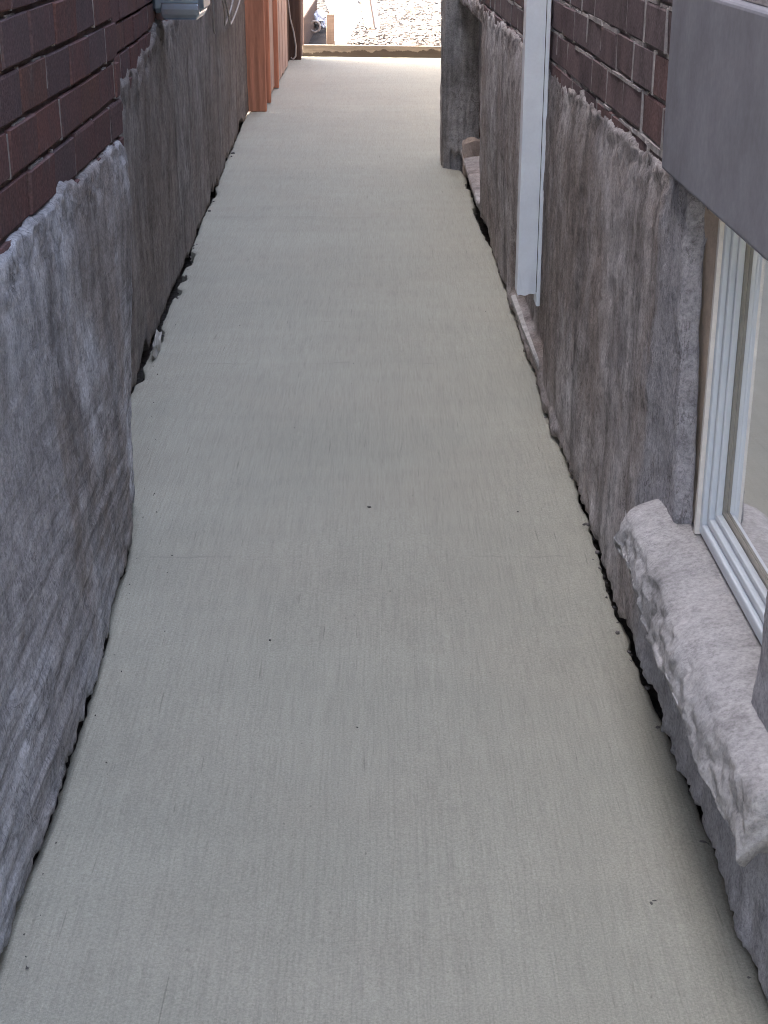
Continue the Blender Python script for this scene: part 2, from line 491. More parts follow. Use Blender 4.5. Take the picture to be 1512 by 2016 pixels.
def build_walkway():
    ya = np.concatenate([np.arange(-0.6, 1.2, 0.06), np.arange(1.2, 3.6, 0.010), np.arange(3.6, 7.5, 0.018), np.arange(7.5, 12.13, 0.05)])
    nc = 40
    gl = sstep(-0.10, 0.15, fbm(ya * 5, ya * 0 + 3, 23, 3)) * (0.55 + 0.45 * sstep(3.2, 3.5, ya) * (1 - sstep(5.6, 6.4, ya)))
    gr = sstep(-0.22, 0.05, fbm(ya * 5, ya * 0 + 5, 33, 3)) * (0.22 + 0.65 * sstep(5.2, 5.5, ya) + 0.30 * sstep(2.0, 2.2, ya) * (1 - sstep(3.1, 3.5, ya)))
    xl = lut(FLOOR_L, ya) - 0.016 + 0.018 * gl + 0.004 * fbm(ya * 30, ya * 0 + 3, 21, 4, 0.7)
    xr = lut(FLOOR_R, ya) + 0.016 - 0.018 * gr + 0.004 * fbm(ya * 29, ya * 0 + 8, 31, 4, 0.7)
    t = np.linspace(0, 1, nc); t = 0.5 - 0.5 * np.cos(t * math.pi) * (0.6 + 0.4 * np.abs(np.cos(t * math.pi)))
    X = xl[:, None] * (1 - t) + xr[:, None] * t
    Y = np.repeat(ya[:, None], nc, 1)
    Z = 0.004 * fbm(X * 2.2, Y * 1.2, 41) + 0.0012 * vnoise(X * 45, Y * 3, 5)
    edge = np.minimum(X - xl[:, None], xr[:, None] - X)
    Z = Z - 0.004 * (1 - sstep(0, 0.007, edge)) + 0.003 * sstep(0.05, 0.0, edge) * (vnoise(X * 30, Y * 30, 12))
    for lap in (2.64, 4.02, 5.9):                       # laps where the finishing strokes start again
        Z = Z + 0.0016 * sstep(lap - 0.012, lap, Y + 0.05 * vnoise(X * 4, Y * 0 + lap, 3)) * np.exp(-np.maximum(Y - lap, 0) / 0.12)
    v = [tuple(p) for p in np.stack([X.ravel(), Y.ravel(), Z.ravel()], 1)]
    nr = len(ya)
    f = [(j * nc + i, j * nc + i + 1, (j + 1) * nc + i + 1, (j + 1) * nc + i) for j in range(nr - 1) for i in range(nc - 1)]
    base = len(v)
    for j in range(nr):
        v.append((X[j, 0] - 0.004, ya[j], -0.11)); v.append((X[j, -1] + 0.004, ya[j], -0.11))
    for j in range(nr - 1):
        f.append((j * nc, (j + 1) * nc, base + 2 * (j + 1), base + 2 * j))
        f.append((j * nc + nc - 1, base + 2 * j + 1, base + 2 * (j + 1) + 1, (j + 1) * nc + nc - 1))
    o = link("walkway", mesh("walkway", v, f, True), M['floor'])
    tag(o, kind='structure')
build_walkway()

# ------------------------------------------------------------------ generic rough wall sheet
def wall_sheet(name, P0, d, n, s0, s1, ds, z0, z1, dz, hfun, keep, mat, parent, smap=None):
    s = np.arange(s0, s1 + ds * 0.5, ds); z = np.arange(z0, z1 + dz * 0.5, dz)
    S, Z = np.meshgrid(s, z)
    h = hfun(S, Z)
    k = keep(S, Z, h) if keep else np.ones_like(S, bool)
    if smap is None:
        SX = S; B = 0 * S
    else:
        SX, B = smap(S, Z)
    jx = ds * 0.25 * vnoise(S * 61, Z * 57, 77)
    X = P0[0] + d[0] * (SX + jx) + n[0] * (h - B)
    Y = P0[1] + d[1] * (SX + jx) + n[1] * (h - B)
    nz, ns = S.shape
    v = np.stack([X.ravel(), Y.ravel(), Z.ravel()], 1)
    idx = np.arange(nz * ns).reshape(nz, ns)
    q = np.stack([idx[:-1, :-1], idx[:-1, 1:], idx[1:, 1:], idx[1:, :-1]], -1)
    kk = k[:-1, :-1] & k[:-1, 1:] & k[1:, 1:] & k[1:, :-1]
    q = q[kk]
    used = np.unique(q); remap = -np.ones(nz * ns, int); remap[used] = np.arange(len(used))
    q = remap[q]; v = v[used]
    if n[0] * d[1] - n[1] * d[0] < 0:
        q = q[:, ::-1]
    me = mesh(name, v, q, True)
    return link(name, me, mat, parent)

# ------------------------------------------------------------------ bricks
BRICK_H = 0.0625; COURSE = 0.070; BED = COURSE - BRICK_H
def brick_meshes(prefix, L, mat, nvar=7):
    out = []
    for k in range(nvar):
        v, f = bevbox((-L / 2, -0.05, -BRICK_H / 2), (L / 2, 0.0, BRICK_H / 2), 0.0025)
        r = random.Random(100 + k)
        v = [(x + r.uniform(-.0012, .0012), y + (r.uniform(-.0018, .0012) if y > -0.02 else 0), z + r.uniform(-.0014, .0014)) for x, y, z in v]
        me = mesh(prefix, v, f)
        me.materials.append(mat)
        out.append(me)
    return out

def lay_bricks(parent, P0, d, n, meshes, L, joint, z_bot, rows, s0, s1, covered, phase=0.0, joints=None, jit=0.002, seed=1):
    """d along the wall, n out of the wall; covered(s, z) -> True where no brick shows"""
    r = random.Random(seed)
    pitch = L + joint
    rot = math.atan2(d[1], d[0])
    flip = (-math.sin(rot)) * n[0] + math.cos(rot) * n[1] < 0
    for k in range(rows):
        zc = z_bot + COURSE * k + BED / 2 + BRICK_H / 2
        off = phase + (pitch / 2 if k % 2 else 0) + r.uniform(-.015, .015)
        s = s0 + (off % pitch) - pitch
        while s < s1:
            a, b = max(s, s0), min(s + L, s1)
            if b - a > 0.03 and not covered((a + b) / 2, zc):
                o = bpy.data.objects.new("brick", r.choice(meshes))
                col.objects.link(o)
                o.parent = parent
                o.matrix_parent_inverse = Matrix.Translation(-parent.location)
                c = (a + b) / 2; out = r.uniform(-jit, jit)
                o.location = (P0[0] + d[0] * c + n[0] * out, P0[1] + d[1] * c + n[1] * out, zc + r.uniform(-.001, .001))
                o.rotation_euler = (r.uniform(-.008, .008), r.uniform(-.006, .006), rot + (math.pi if flip else 0))
                o.scale = ((b - a) / L, 1, 1)
                if joints is not None and b < s1 - 0.01:
                    joints.append((b + joint / 2, zc))
            s += pitch + r.uniform(-.004, .004)

def joint_mesh(parent, P0, d, n, joints, joint, mat, out=-0.0015, seed=3, bed=None):
    """the upright mortar joints (and the smears left on the bed joints)"""
    r = random.Random(seed); mb = MB()
    for (s, z) in joints:
        w = joint * r.uniform(0.7, 1.1) / 2 + 0.0015
        o = out + r.uniform(-.002, .001)
        zl = z - BRICK_H / 2 - 0.001; zh = z + BRICK_H / 2 + r.uniform(-.004, .004)
        if r.random() < 0.15: zl = z - r.uniform(0, .02)
        q = [(s - w, zl), (s + w, zl), (s + w * r.uniform(.6, 1.2), zh), (s - w * r.uniform(.6, 1.2), zh)]
        poly = [(P0[0] + d[0] * a + n[0] * o, P0[1] + d[1] * a + n[1] * o, c) for a, c in q]
        mb.plate(poly, (-n[0] * 0.03, -n[1] * 0.03, 0))
    if bed:
        for (s, z, w, t) in bed:
            o = out + r.uniform(-.004, .001)
            pts = [(s - w / 2, z - t / 2), (s, z - t * r.uniform(.3, .6)), (s + w / 2, z - t / 2), (s + w / 2 * r.uniform(.8, 1), z + t / 2), (s, z + t * r.uniform(.2, .6)), (s - w / 2 * r.uniform(.8, 1), z + t / 2)]
            poly = [(P0[0] + d[0] * a + n[0] * o, P0[1] + d[1] * a + n[1] * o, c) for a, c in pts]
            mb.plate(poly, (-n[0] * 0.012, -n[1] * 0.012, 0))
    return tag(mb.build("mortar_joint", mat, parent), kind='stuff')

# ================================================================== LEFT HOUSE
LH = empty("brick_house", (-0.5, 1.5, 0))
tag(LH, "dark red brick house with grey streaked parging, left of the walkway", "house")
WALL_TOP_L = 4.0

# near part: brick face at x = -0.50, ends at y = 3.0
NP0 = (-0.50, 0.0); ND = (0.0, 1.0); NN = (1.0, 0.0)
def z_edge_ln(S):
    return 0.726 + 0.020 * fbm(S * 9, S * 0 + 2, 51, 4, 0.65) + 0.012 * vnoise(S * 3, S * 0, 52)
def h_left_near(S, Z):
    base = -(-0.50 - (lut(FLOOR_L, np.minimum(S, 2.9)) - 0.001))
    base = np.where(S > 2.9, base - 0.02 * sstep(2.9, 3.0, S), base)
    t = sstep(0.0, 0.62, Z)
    h = base * (1 - t) + 0.009 * t
    h = h + 0.012 * fbm(S * 1.8, Z * 1.4, 61, 2) + 0.0022 * fbm(S * 12, Z * 10, 62, 4, 0.6)
    h = h + 0.0042 * fbm(S * 5, Z * 44, 64, 4, 0.65) * (1 - 0.85 * sstep(0.15, 0.45, Z))
    h = h + 0.0024 * np.abs(fbm(S * 34, Z * 30, 63, 4, 0.65)) - 0.0012 * np.maximum(vnoise(S * 46, Z * 40, 65) - 0.2, 0) * 4
    e = z_edge_ln(S)
    rough = np.exp(-((Z - e + 0.03) / 0.04) ** 2)
    h = h + rough * 0.006 * fbm(S * 34, Z * 34, 66, 4, 0.65)
    h = h - 0.006 * sstep(0.12, 0.0, e - Z) - 0.030 * sstep(-0.003, 0.008, Z - e)
    zb = 0.011 + 0.05 * np.maximum(vnoise(S * 5, S * 0 + 6, 67) - 0.12, 0) + 0.013 * fbm(S * 40, S * 0, 68, 3, 0.6)
    h = h - 0.045 * sstep(0.004, -0.010, Z - zb)
    h = h - 0.04 * sstep(2.985, 3.03, S)
    return h
wall_sheet("parging", NP0, ND, NN, 1.05, 3.14, 0.0065, -0.10, 0.78, 0.0065, h_left_near,
           lambda S, Z, h: Z < z_edge_ln(S) + 0.02, M['parge_l'], LH,
           smap=lambda S, Z: (np.minimum(S, 3.0) + 0.05 * np.clip(S - 3.0, 0, 1), np.clip(S - 3.0, 0, 1)))
MB().box((-0.62, HOUSE_Y, -0.12), (-0.475, 1.06, 0.705), 0.01).build("parging", M['parge_l'], LH)
MB().box((-0.80, HOUSE_Y, 0.66), (-0.5065, 2.992, 1.22)).build("mortar_backing", M['mortar_dark'], LH)
MB().box((-0.80, HOUSE_Y, -0.15), (-0.57, 2.97, 0.66)).build("wall_core", M['mortar_dark'], LH)
MB().box((-1.2, HOUSE_Y, 1.22), (-0.50, 3.0, WALL_TOP_L)).build("upper_wall", M['upper_l'], LH)
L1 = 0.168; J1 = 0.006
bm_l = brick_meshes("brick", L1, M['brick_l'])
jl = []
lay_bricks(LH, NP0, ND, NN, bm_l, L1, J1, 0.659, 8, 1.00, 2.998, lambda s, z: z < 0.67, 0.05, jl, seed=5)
bedl = [(random.uniform(1.4, 2.95), 0.659 + COURSE * random.randint(1, 6) - 0.003, random.uniform(0.02, 0.10), random.uniform(0.0025, 0.005)) for _ in range(26)]
joint_mesh(LH, NP0, ND, NN, [q for q in jl if (int(q[0] * 977) % 10) < 8], J1 * 0.62, M['mortar'], -0.0012, 3, bedl)
# far part, set back
FS = 0.028; fl_ = math.hypot(1, FS)
FP0 = (-0.608 + FS * 3.0 - 0.006, 0.0); FD = (-FS / fl_, 1 / fl_); FN = (1 / fl_, FS / fl_)
def z_edge_lf(S):
    return 0.752 + 0.03 * fbm(S * 7, S * 0 + 2, 151, 4, 0.6) + 0.05 * sstep(4.2, 4.7, S)
def h_left_far(S, Z):
    h = 0.006 + 0.010 * fbm(S * 1.7, Z * 1.7, 161, 2) + 0.003 * fbm(S * 12, Z * 12, 162, 4, 0.6) + 0.0025 * np.abs(fbm(S * 32, Z * 32, 163, 3, 0.6))
    e = z_edge_lf(S)
    h = h + np.exp(-((Z - e + 0.03) / 0.05) ** 2) * 0.012 * fbm(S * 22, Z * 22, 166, 3)
    h = h - 0.030 * sstep(-0.004, 0.012, Z - e)
    zb = 0.002 + 0.10 * np.maximum(fbm(S * 4.3, S * 0 + 6, 167, 3) - 0.08, 0) + 0.016 * vnoise(S * 30, S * 0, 168)
    h = h - 0.05 * sstep(0.004, -0.008, Z - zb)
    return h
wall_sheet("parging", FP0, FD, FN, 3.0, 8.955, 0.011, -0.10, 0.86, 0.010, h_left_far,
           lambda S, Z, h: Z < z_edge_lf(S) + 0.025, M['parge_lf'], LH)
def skew_box(P0, d, n, s0, s1, o0, o1, z0, z1):
    mb = MB()
    c = [(s, o) for s, o in ((s0, o0), (s1, o0), (s1, o1), (s0, o1))]
    poly = [(P0[0] + d[0] * s + n[0] * o, P0[1] + d[1] * s + n[1] * o, z0) for s, o in c]
    mb.plate(poly, (0, 0, z1 - z0))
    return mb
skew_box(FP0, FD, FN, 3.0, 8.962, -0.25, -0.010, 0.70, 1.22).build("mortar_backing", M['mortar_dark'], LH)
skew_box(FP0, FD, FN, 3.0, 8.962, -0.25, -0.062, -0.15, 0.70).build("wall_core", M['mortar_dark'], LH)
skew_box(FP0, FD, FN, 3.001, 8.962, -0.6, 0.0, 1.22, WALL_TOP_L - 0.1).build("upper_wall", M['upper_l'], LH)
jf = []
lay_bricks(LH, FP0, FD, FN, bm_l, L1, J1, 0.659, 8, 3.02, 6.6, lambda s, z: z < 0.69 or (z < 0.76 and s > 4.3), 0.09, jf, seed=15)
joint_mesh(LH, FP0, FD, FN, jf, J1 * 0.62, M['mortar'], -0.003, 13)

# ================================================================== RIGHT HOUSE
RH = empty("brick_house", (0.43, 2.2, 0))
tag(RH, "purplish brick house with rough parging and basement window, right of the walkway", "house")
WALL_TOP_R = 2.3
RS = 0.020; rl_ = math.hypot(1, RS)
RP0 = (0.425 + RS * 2.2, 0.0); RD = (-RS / rl_, 1 / rl_); RN = (-1 / rl_, -RS / rl_)
WIN = (1.556, 2.015, 0.315, 0.782)          # s0, s1, z0, z1 of the window opening
EREF = 1.05 + 0.0085 * 127
def s_edge_win(Z):                        # the parging stops short of the frame, more so higher up
    return WIN[1] + 0.033 + 0.085 * np.clip((Z - 0.32) / 0.46, 0, 1) + 0.008 * vnoise(Z * 22, Z * 0, 92)
def z_edge_r(S):
    return 0.774 + 0.022 * fbm(S * 9, S * 0 + 2, 251, 4, 0.65)
def h_right(S, Z):
    x_line = RP0[0] - RS * S
    base = x_line - (lut(FLOOR_R, np.minimum(S, 6.9)) + 0.001 + 0.005 * sstep(2.0, 2.2, S) * (1 - sstep(3.1, 3.5, S)))
    base = base - 0.022 * sstep(5.3, 5.6, S) * (1 - sstep(0.02, 0.07, Z))
    t = sstep(0.0, 0.45, Z)
    h = base * (1 - t) + 0.009 * t
    ledge = sstep(3.15, 3.4, S) * (1 - sstep(4.55, 4.7, S)) * (1 - sstep(0.035, 0.045, Z))
    h = h + 0.008 * fbm(S * 1.9, Z * 2.0, 261, 2) + 0.0032 * fbm(S * 13, Z * 13, 262, 4, 0.62) + 0.003 * np.abs(fbm(S * 34, Z * 34, 263, 3, 0.65))
    h = h + 0.014 * sstep(1.60, 1.50, S) * sstep(0.20, 0.30, Z)
    near = sstep(2.6, 2.1, S) * sstep(0.5, 0.2, Z)
    h = h + near * 0.005 * fbm(S * 22, Z * 18, 268, 3)
    low = np.exp(-(Z / 0.06) ** 2)
    h = h + low * 0.010 * fbm(S * 18, Z * 24, 264, 3)
    h = h + ledge * 0.006
    e = z_edge_r(S)
    h = h + np.exp(-((Z - e + 0.02) / 0.04) ** 2) * 0.006 * fbm(S * 34, Z * 34, 266, 4, 0.65)
    h = h - 0.006 * sstep(0.12, 0.0, e - Z) - 0.028 * sstep(-0.003, 0.010, Z - e)
    # bare channel under the downspout
    ch = sstep(3.62, 3.66, S) * (1 - sstep(4.48, 4.55, S)) * sstep(0.045, 0.055, Z) * (1 - sstep(0.225, 0.25, Z))
    h = h - 0.030 * ch
    # niche before the pilaster
    ni = sstep(5.72, 5.78, S + 0.02 * vnoise(Z * 14, Z * 0, 5)) * sstep(0.085, 0.10, Z) * (1 - sstep(0.70, 0.73, Z + 0.02 * vnoise(S * 12, S * 0, 8)))
    h = h - 0.10 * ni
    zb = 0.007 + 0.06 * np.maximum(fbm(S * 5.3, S * 0 + 6, 267, 3) - 0.05, 0) + 0.014 * fbm(S * 36, S * 0, 269, 3, 0.6)
    h = h - 0.055 * sstep(0.006, -0.008, Z - zb)
    # soft rounding at the window reveals
    for e0, sg in ((EREF, 1), (WIN[0], -1)):
        inz = (Z > WIN[2] - 0.03) & (Z < WIN[3] + 0.02)
        dd = (S - e0) * sg
        h = np.where(inz & (np.abs(dd) < 0.03), h - 0.022 * sstep(0.012, -0.004, dd), h)
    return h
def keep_r(S, Z, h):
    k = Z < z_edge_r(S) + 0.025
    k &= ~((S > WIN[0] + 0.003) & (S < EREF - 0.02) & (Z > WIN[2] - 0.04))
    k &= ~((S > 1.0) & (S < 2.26) & (Z > 0.795))
    return k
wall_sheet("parging", RP0, RD, RN, 1.05, 7.07, 0.0085, -0.10, 0.84, 0.0085, h_right, keep_r, M['parge_r'], RH,
           smap=lambda S, Z: (S + (s_edge_win(Z) - EREF) * np.exp(-((S - EREF) / 0.16) ** 2) * (S > WIN[0] + 0.1), 0 * S))
skew_box(RP0, RD, RN, HOUSE_Y, 1.06, -0.12, 0.012, -0.12, 0.78).build("parging", M['parge_r'], RH)
for s0, s1, z0, z1, nm, back in ((HOUSE_Y, 1.56, -0.15, 0.79, "wall_core", -0.035), (2.32, 5.70, -0.15, 0.70, "wall_core", -0.06), (1.56, 2.32, -0.15, 0.20, "wall_core", -0.06),
                                 (5.70, 7.06, -0.15, 0.72, "wall_core", -0.14), (2.28, 7.06, 0.72, 1.22, "mortar_backing", -0.0055), (HOUSE_Y, 2.28, 1.05, 1.22, "mortar_backing", -0.0055)):
    skew_box(RP0, RD, RN, s0, s1, -0.25, back, z0, z1).build(nm, M['mortar'], RH)
skew_box(RP0, RD, RN, HOUSE_Y, 7.35, -0.6, 0.0, 1.222, WALL_TOP_R).build("upper_wall", M['upper_r'], RH)
L2 = 0.174; J2 = 0.007
bm_r = brick_meshes("brick", L2, M['brick_r'])
jr = []
lay_bricks(RH, RP0, RD, RN, bm_r, L2, J2, 0.722, 7, 2.275, 7.0, lambda s, z: False, 0.03, jr, seed=25)
lay_bricks(RH, RP0, RD, RN, bm_r, L2, J2, 0.722 + COURSE * 5 - 0.018, 2, 1.2, 2.272, lambda s, z: False, 0.08, jr, seed=26)
bedr = []
rr = random.Random(8)
for k in range(1, 6):
    s = 2.3
    while s < 5.0:
        w = rr.uniform(0.05, 0.17)
        if rr.random() < 0.86:
            bedr.append((s + w / 2, 0.722 + COURSE * k + rr.uniform(-0.004, 0.0), w, rr.uniform(0.005, 0.010)))
        s += w + rr.uniform(-0.01, 0.025)
joint_mesh(RH, RP0, RD, RN, jr, J2 * 0.7, M['mortar_pale'], 0.0005, 23, bedr)

# lintel
def lintel():
    x1 = RP0[0] - RS * 1.6
    s = np.linspace(1.0, 2.268, 60); 
    mb = MB()
    v, f = bevbox((0, 0, 0), (1, 1, 1), 0.0)
    poly = []
    lo = skew_box(RP0, RD, RN, 1.0, 2.268, -0.2, 0.020, 0.785, 1.040)
    return lo.build("lintel", M['lintel'], RH)
lin = lintel()
bv = lin.modifiers.new("bevel", 'BEVEL'); bv.width = 0.006; bv.segments = 3
MB().add([], [])
skew_box(RP0, RD, RN, 1.2, 2.26, -0.02, 0.004, 1.041, 1.049).build("mortar_bed", M['mortar_pale'], RH)

# window: reveals, frame, sash, gaskets, pane, panel toned for the reflection
def WP(s, o, z):
    return (RP0[0] + RD[0] * s + RN[0] * o, RP0[1] + RD[1] * s + RN[1] * o, z)
def wbox(s0, s1, o0, o1, z0, z1):
    return skew_box(RP0, RD, RN, s0, s1, o0, o1, z0, z1)
S0, S1, Z0, Z1 = WIN
rv = MB()
qb = [(S1 - 0.004, -0.024), (S1 + 0.045, -0.004), (S1 + 0.30, -0.004), (S1 + 0.30, -0.16), (S1 - 0.004, -0.16)]
qt = [(S1 - 0.004, -0.030), (S1 + 0.22, -0.006), (S1 + 0.30, -0.006), (S1 + 0.30, -0.16), (S1 - 0.004, -0.16)]
rvv = [WP(a, o, 0.25) for a, o in qb] + [WP(a, o, Z1 + 0.004) for a, o in qt]
rv.add(rvv, [(4, 3, 2, 1, 0), (5, 6, 7, 8, 9)] + [(k, (k + 1) % 5, 5 + (k + 1) % 5, 5 + k) for k in range(5)])
rv.build("reveal", M['reveal'], RH)
wbox(S0 - 0.10, S0 + 0.004, -0.16, -0.020, 0.20, Z1 + 0.002).build("reveal", M['parge_r'], RH)
win = wbox(S0 + 0.006, S1 - 0.006, -0.155, -0.150, Z0 + 0.0, Z1 + 0.002).build("window", M['reflection_panel'], RH)   # added panel whose beige carries the reflection in the pane
win["label"] = "small white basement window with beige panel toned as a reflection behind the glass"
def ring(o0, o1, a, w, name, mat):
    """a rectangular frame: inset a from the opening, member width w, between outs o0..o1"""
    s0, s1, z0, z1 = S0 + a, S1 - a, Z0 + a, Z1 - a * 0.4
    objs = []
    for (p, q, r, t) in ((s0, s0 + w, z0, z1), (s1 - w, s1, z0, z1), (s0 + w, s1 - w, z0, z0 + w), (s0 + w, s1 - w, z1 - w, z1)):
        m = wbox(p, q, o0, o1, r, t).build(name, mat, win)
        b = m.modifiers.new("bevel", 'BEVEL'); b.width = min(0.003, w * 0.2); b.segments = 2
        objs.append(m)
    return objs
ring(-0.090, -0.016, 0.006, 0.017, "frame", M['vinyl'])
ring(-0.090, -0.026, 0.023, 0.0020, "gasket", M['gasket'])
ring(-0.090, -0.022, 0.025, 0.012, "sash", M['vinyl'])
ring(-0.090, -0.032, 0.037, 0.0018, "gasket", M['gasket'])
ring(-0.090, -0.029, 0.0388, 0.009, "glazing_bead", M['vinyl'])
ring(-0.090, -0.037, 0.0478, 0.005, "spacer", M['spacer'])
wbox(S0 + 0.050, S1 - 0.050, -0.046, -0.042, Z0 + 0.050, Z1 - 0.03).build("pane", M['glass'], win)
wbox(S1 - 0.013, S1 - 0.0035, -0.018, -0.010, Z0 + 0.004, Z1).build("caulk_bead", M['caulk'], win)
wbox(S0 + 0.01, S1 - 0.01, -0.160, -0.1565, Z0, Z1).build("backing", M['gasket'], win)

# window sill: rough sloping slab, swept profile
def sill():
    prof = [(-0.080, 0.312), (-0.030, 0.318), (-0.010, 0.316), (0.010, 0.312), (0.028, 0.308), (0.044, 0.303), (0.056, 0.298), (0.064, 0.292), (0.069, 0.285), (0.073, 0.276),
            (0.076, 0.267), (0.078, 0.258), (0.080, 0.249), (0.081, 0.241), (0.080, 0.234), (0.075, 0.229), (0.064, 0.226), (0.020, 0.224), (-0.03, 0.224)]
    # densify
    P = []
    for a, b in zip(prof[:-1], prof[1:]):
        for k in range(3): P.append((a[0] + (b[0] - a[0]) * k / 3, a[1] + (b[1] - a[1]) * k / 3))
    P.append(prof[-1])
    ss = np.arange(1.36, 2.235, 0.006)
    v = []; f = []
    m = len(P)
    for j, s in enumerate(ss):
        fade = float(sstep(2.235, 2.12, s))                    # the far end thins out into the wall
        nearf = float(sstep(1.355, 1.39, s))
        for k, (o, z) in enumerate(P):
            nz = float(fbm(s * 17, k * 0.06, 301, 4, 0.6)); n2 = float(fbm(s * 70, k * 0.26, 305, 3, 0.6)); n3 = float(vnoise(s * 6, k * 0.03, 309))
            face = float(sstep(0.050, 0.070, o)) * float(sstep(0.302, 0.280, z))
            oo = o + face * (0.011 * nz + 0.009 * n3 - 0.003) + 0.0022 * n2 * (0.15 + face)
            zz = z + (0.003 * nz + 0.0014 * n2) * (0.22 + 1.4 * face)
            if o > 0.0: oo = 0.004 + (oo - 0.004) * (0.55 + 0.45 * fade)
            if z < 0.246: zz = zz + 0.020 * (1 - sstep(2.2, 1.85, s)) + 0.014 * float(vnoise(s * 9, 3.3, 311))
            zz -= 0.020 * (1 - nearf) * face + 0.055 * float(np.clip((s - 2.14) / 0.095, 0, 1)) ** 2 * (z > 0.25)
            if s < WIN[0] - 0.008 or s > WIN[1] + 0.008:
                oo = max(oo, -0.02)
            v.append(WP(s, oo, zz))
    for j in range(len(ss) - 1):
        for k in range(m - 1):
            f.append((j * m + k, j * m + k + 1, (j + 1) * m + k + 1, (j + 1) * m + k))
    f.append(tuple(range(m - 1, -1, -1))); f.append(tuple((len(ss) - 1) * m + k for k in range(m)))
    o = link("window_sill", mesh("window_sill", v, f, True), M['sill'], RH)
    o["label"] = "pale rough concrete window sill jutting over the walkway"
    return o
sill()

# pilaster at the far end of the right house
def pilaster():
    nx, nz = 34, 110
    # plan outline as a path: near-left corner, near face, and left (alley) face
    path = []
    for t in np.linspace(0, 1, 46): path.append((0.50 - (0.50 - 0.272) * t, 7.06))
    for t in np.linspace(0, 1, 8)[1:]: path.append((0.272 - 0.008 * math.sin(t * math.pi / 2), 7.06 + 0.012 * t))
    for t in np.linspace(0, 1, 30)[1:]: path.append((0.264, 7.072 + 0.268 * t))
    for t in np.linspace(0, 1, 12)[1:]: path.append((0.264 + 0.45 * t, 7.34))
    zs = np.concatenate([np.linspace(-0.1, 1.3, 130), np.linspace(1.32, WALL_TOP_R - 0.05, 6)])
    v = []; m = len(path)
    P = np.array(path)
    k = np.arange(m)
    for z in zs:
        off = 0.010 * fbm(k * 0.12, k * 0 + z * 4, 401, 3) + 0.006 * fbm(k * 0.5, k * 0 + z * 16, 402, 2)
        # hollow foot
        off = off - 0.022 * sstep(0.085, 0.05, z + 0.03 * vnoise(k * 0.3, k * 0, 405)) * (k < 40)
        nx_ = np.where(k < 50, 0.0, -1.0); ny_ = np.where(k < 50, -1.0, 0.0)
        for i in range(m):
            v.append((P[i, 0] + nx_[i] * off[i], P[i, 1] + ny_[i] * off[i], z))
    f = [(j * m + i, j * m + i + 1, (j + 1) * m + i + 1, (j + 1) * m + i) for j in range(len(zs) - 1) for i in range(m - 1)]
    f.append(tuple((len(zs) - 1) * m + i for i in range(m)))
    o = link("pilaster", mesh("pilaster", v, [tuple(reversed(q)) for q in f], True), M['parge_p'], RH)
    o["label"] = "rough grey parged pilaster at the far end of the right house"
pilaster()
# dark strip put in to deepen the shade of the niche
mb = MB()
mb.box((0.425, 6.98, 0.14), (0.458, 7.03, 0.74), 0.004)
mb.build("niche_shade_strip", M['dark_wood'], RH)

# unseen brick block added to warm and limit the light on the far walkway
MB().box((0.74, 7.345, -0.15), (3.2, 13.0, 3.1)).build("bounce_block", M['buff'], RH)

# rough stone block at the foot of the niche
def rock(name, c, half, mat, seed, parent=None, n=9, amp=0.18, box=0.55):
    rgs = []; v = []; f = []
    for j in range(n + 1):
        th = math.pi * j / n
        for i in range(2 * n):
            ph = 2 * math.pi * i / (2 * n)
            d = np.array([math.sin(th) * math.cos(ph), math.sin(th) * math.sin(ph), math.cos(th)])
            cube = d / max(abs(d))
            p = d * (1 - box) + cube * box
            p = p * (1 + amp * float(fbm(d[0] * 2.1 + d[2] * 1.3 + seed, d[1] * 2.1 - d[2] * 1.7, seed, 3)))
            v.append(tuple(np.array(c) + p * np.array(half)))
    m = 2 * n
    for j in range(n):
        for i in range(m):
            f.append((j * m + i, (j + 1) * m + i, (j + 1) * m + (i + 1) % m, j * m + (i + 1) % m))
    return link(name, mesh(name, v, f, False), mat, parent)
st = rock("stone_block", (0.392, 6.86, 0.072), (0.046, 0.075, 0.085), M['stone'], 12, None, 12, 0.22, 0.8)
tag(st, "pinkish rough stone block at the foot of the far right pilaster", "stone")

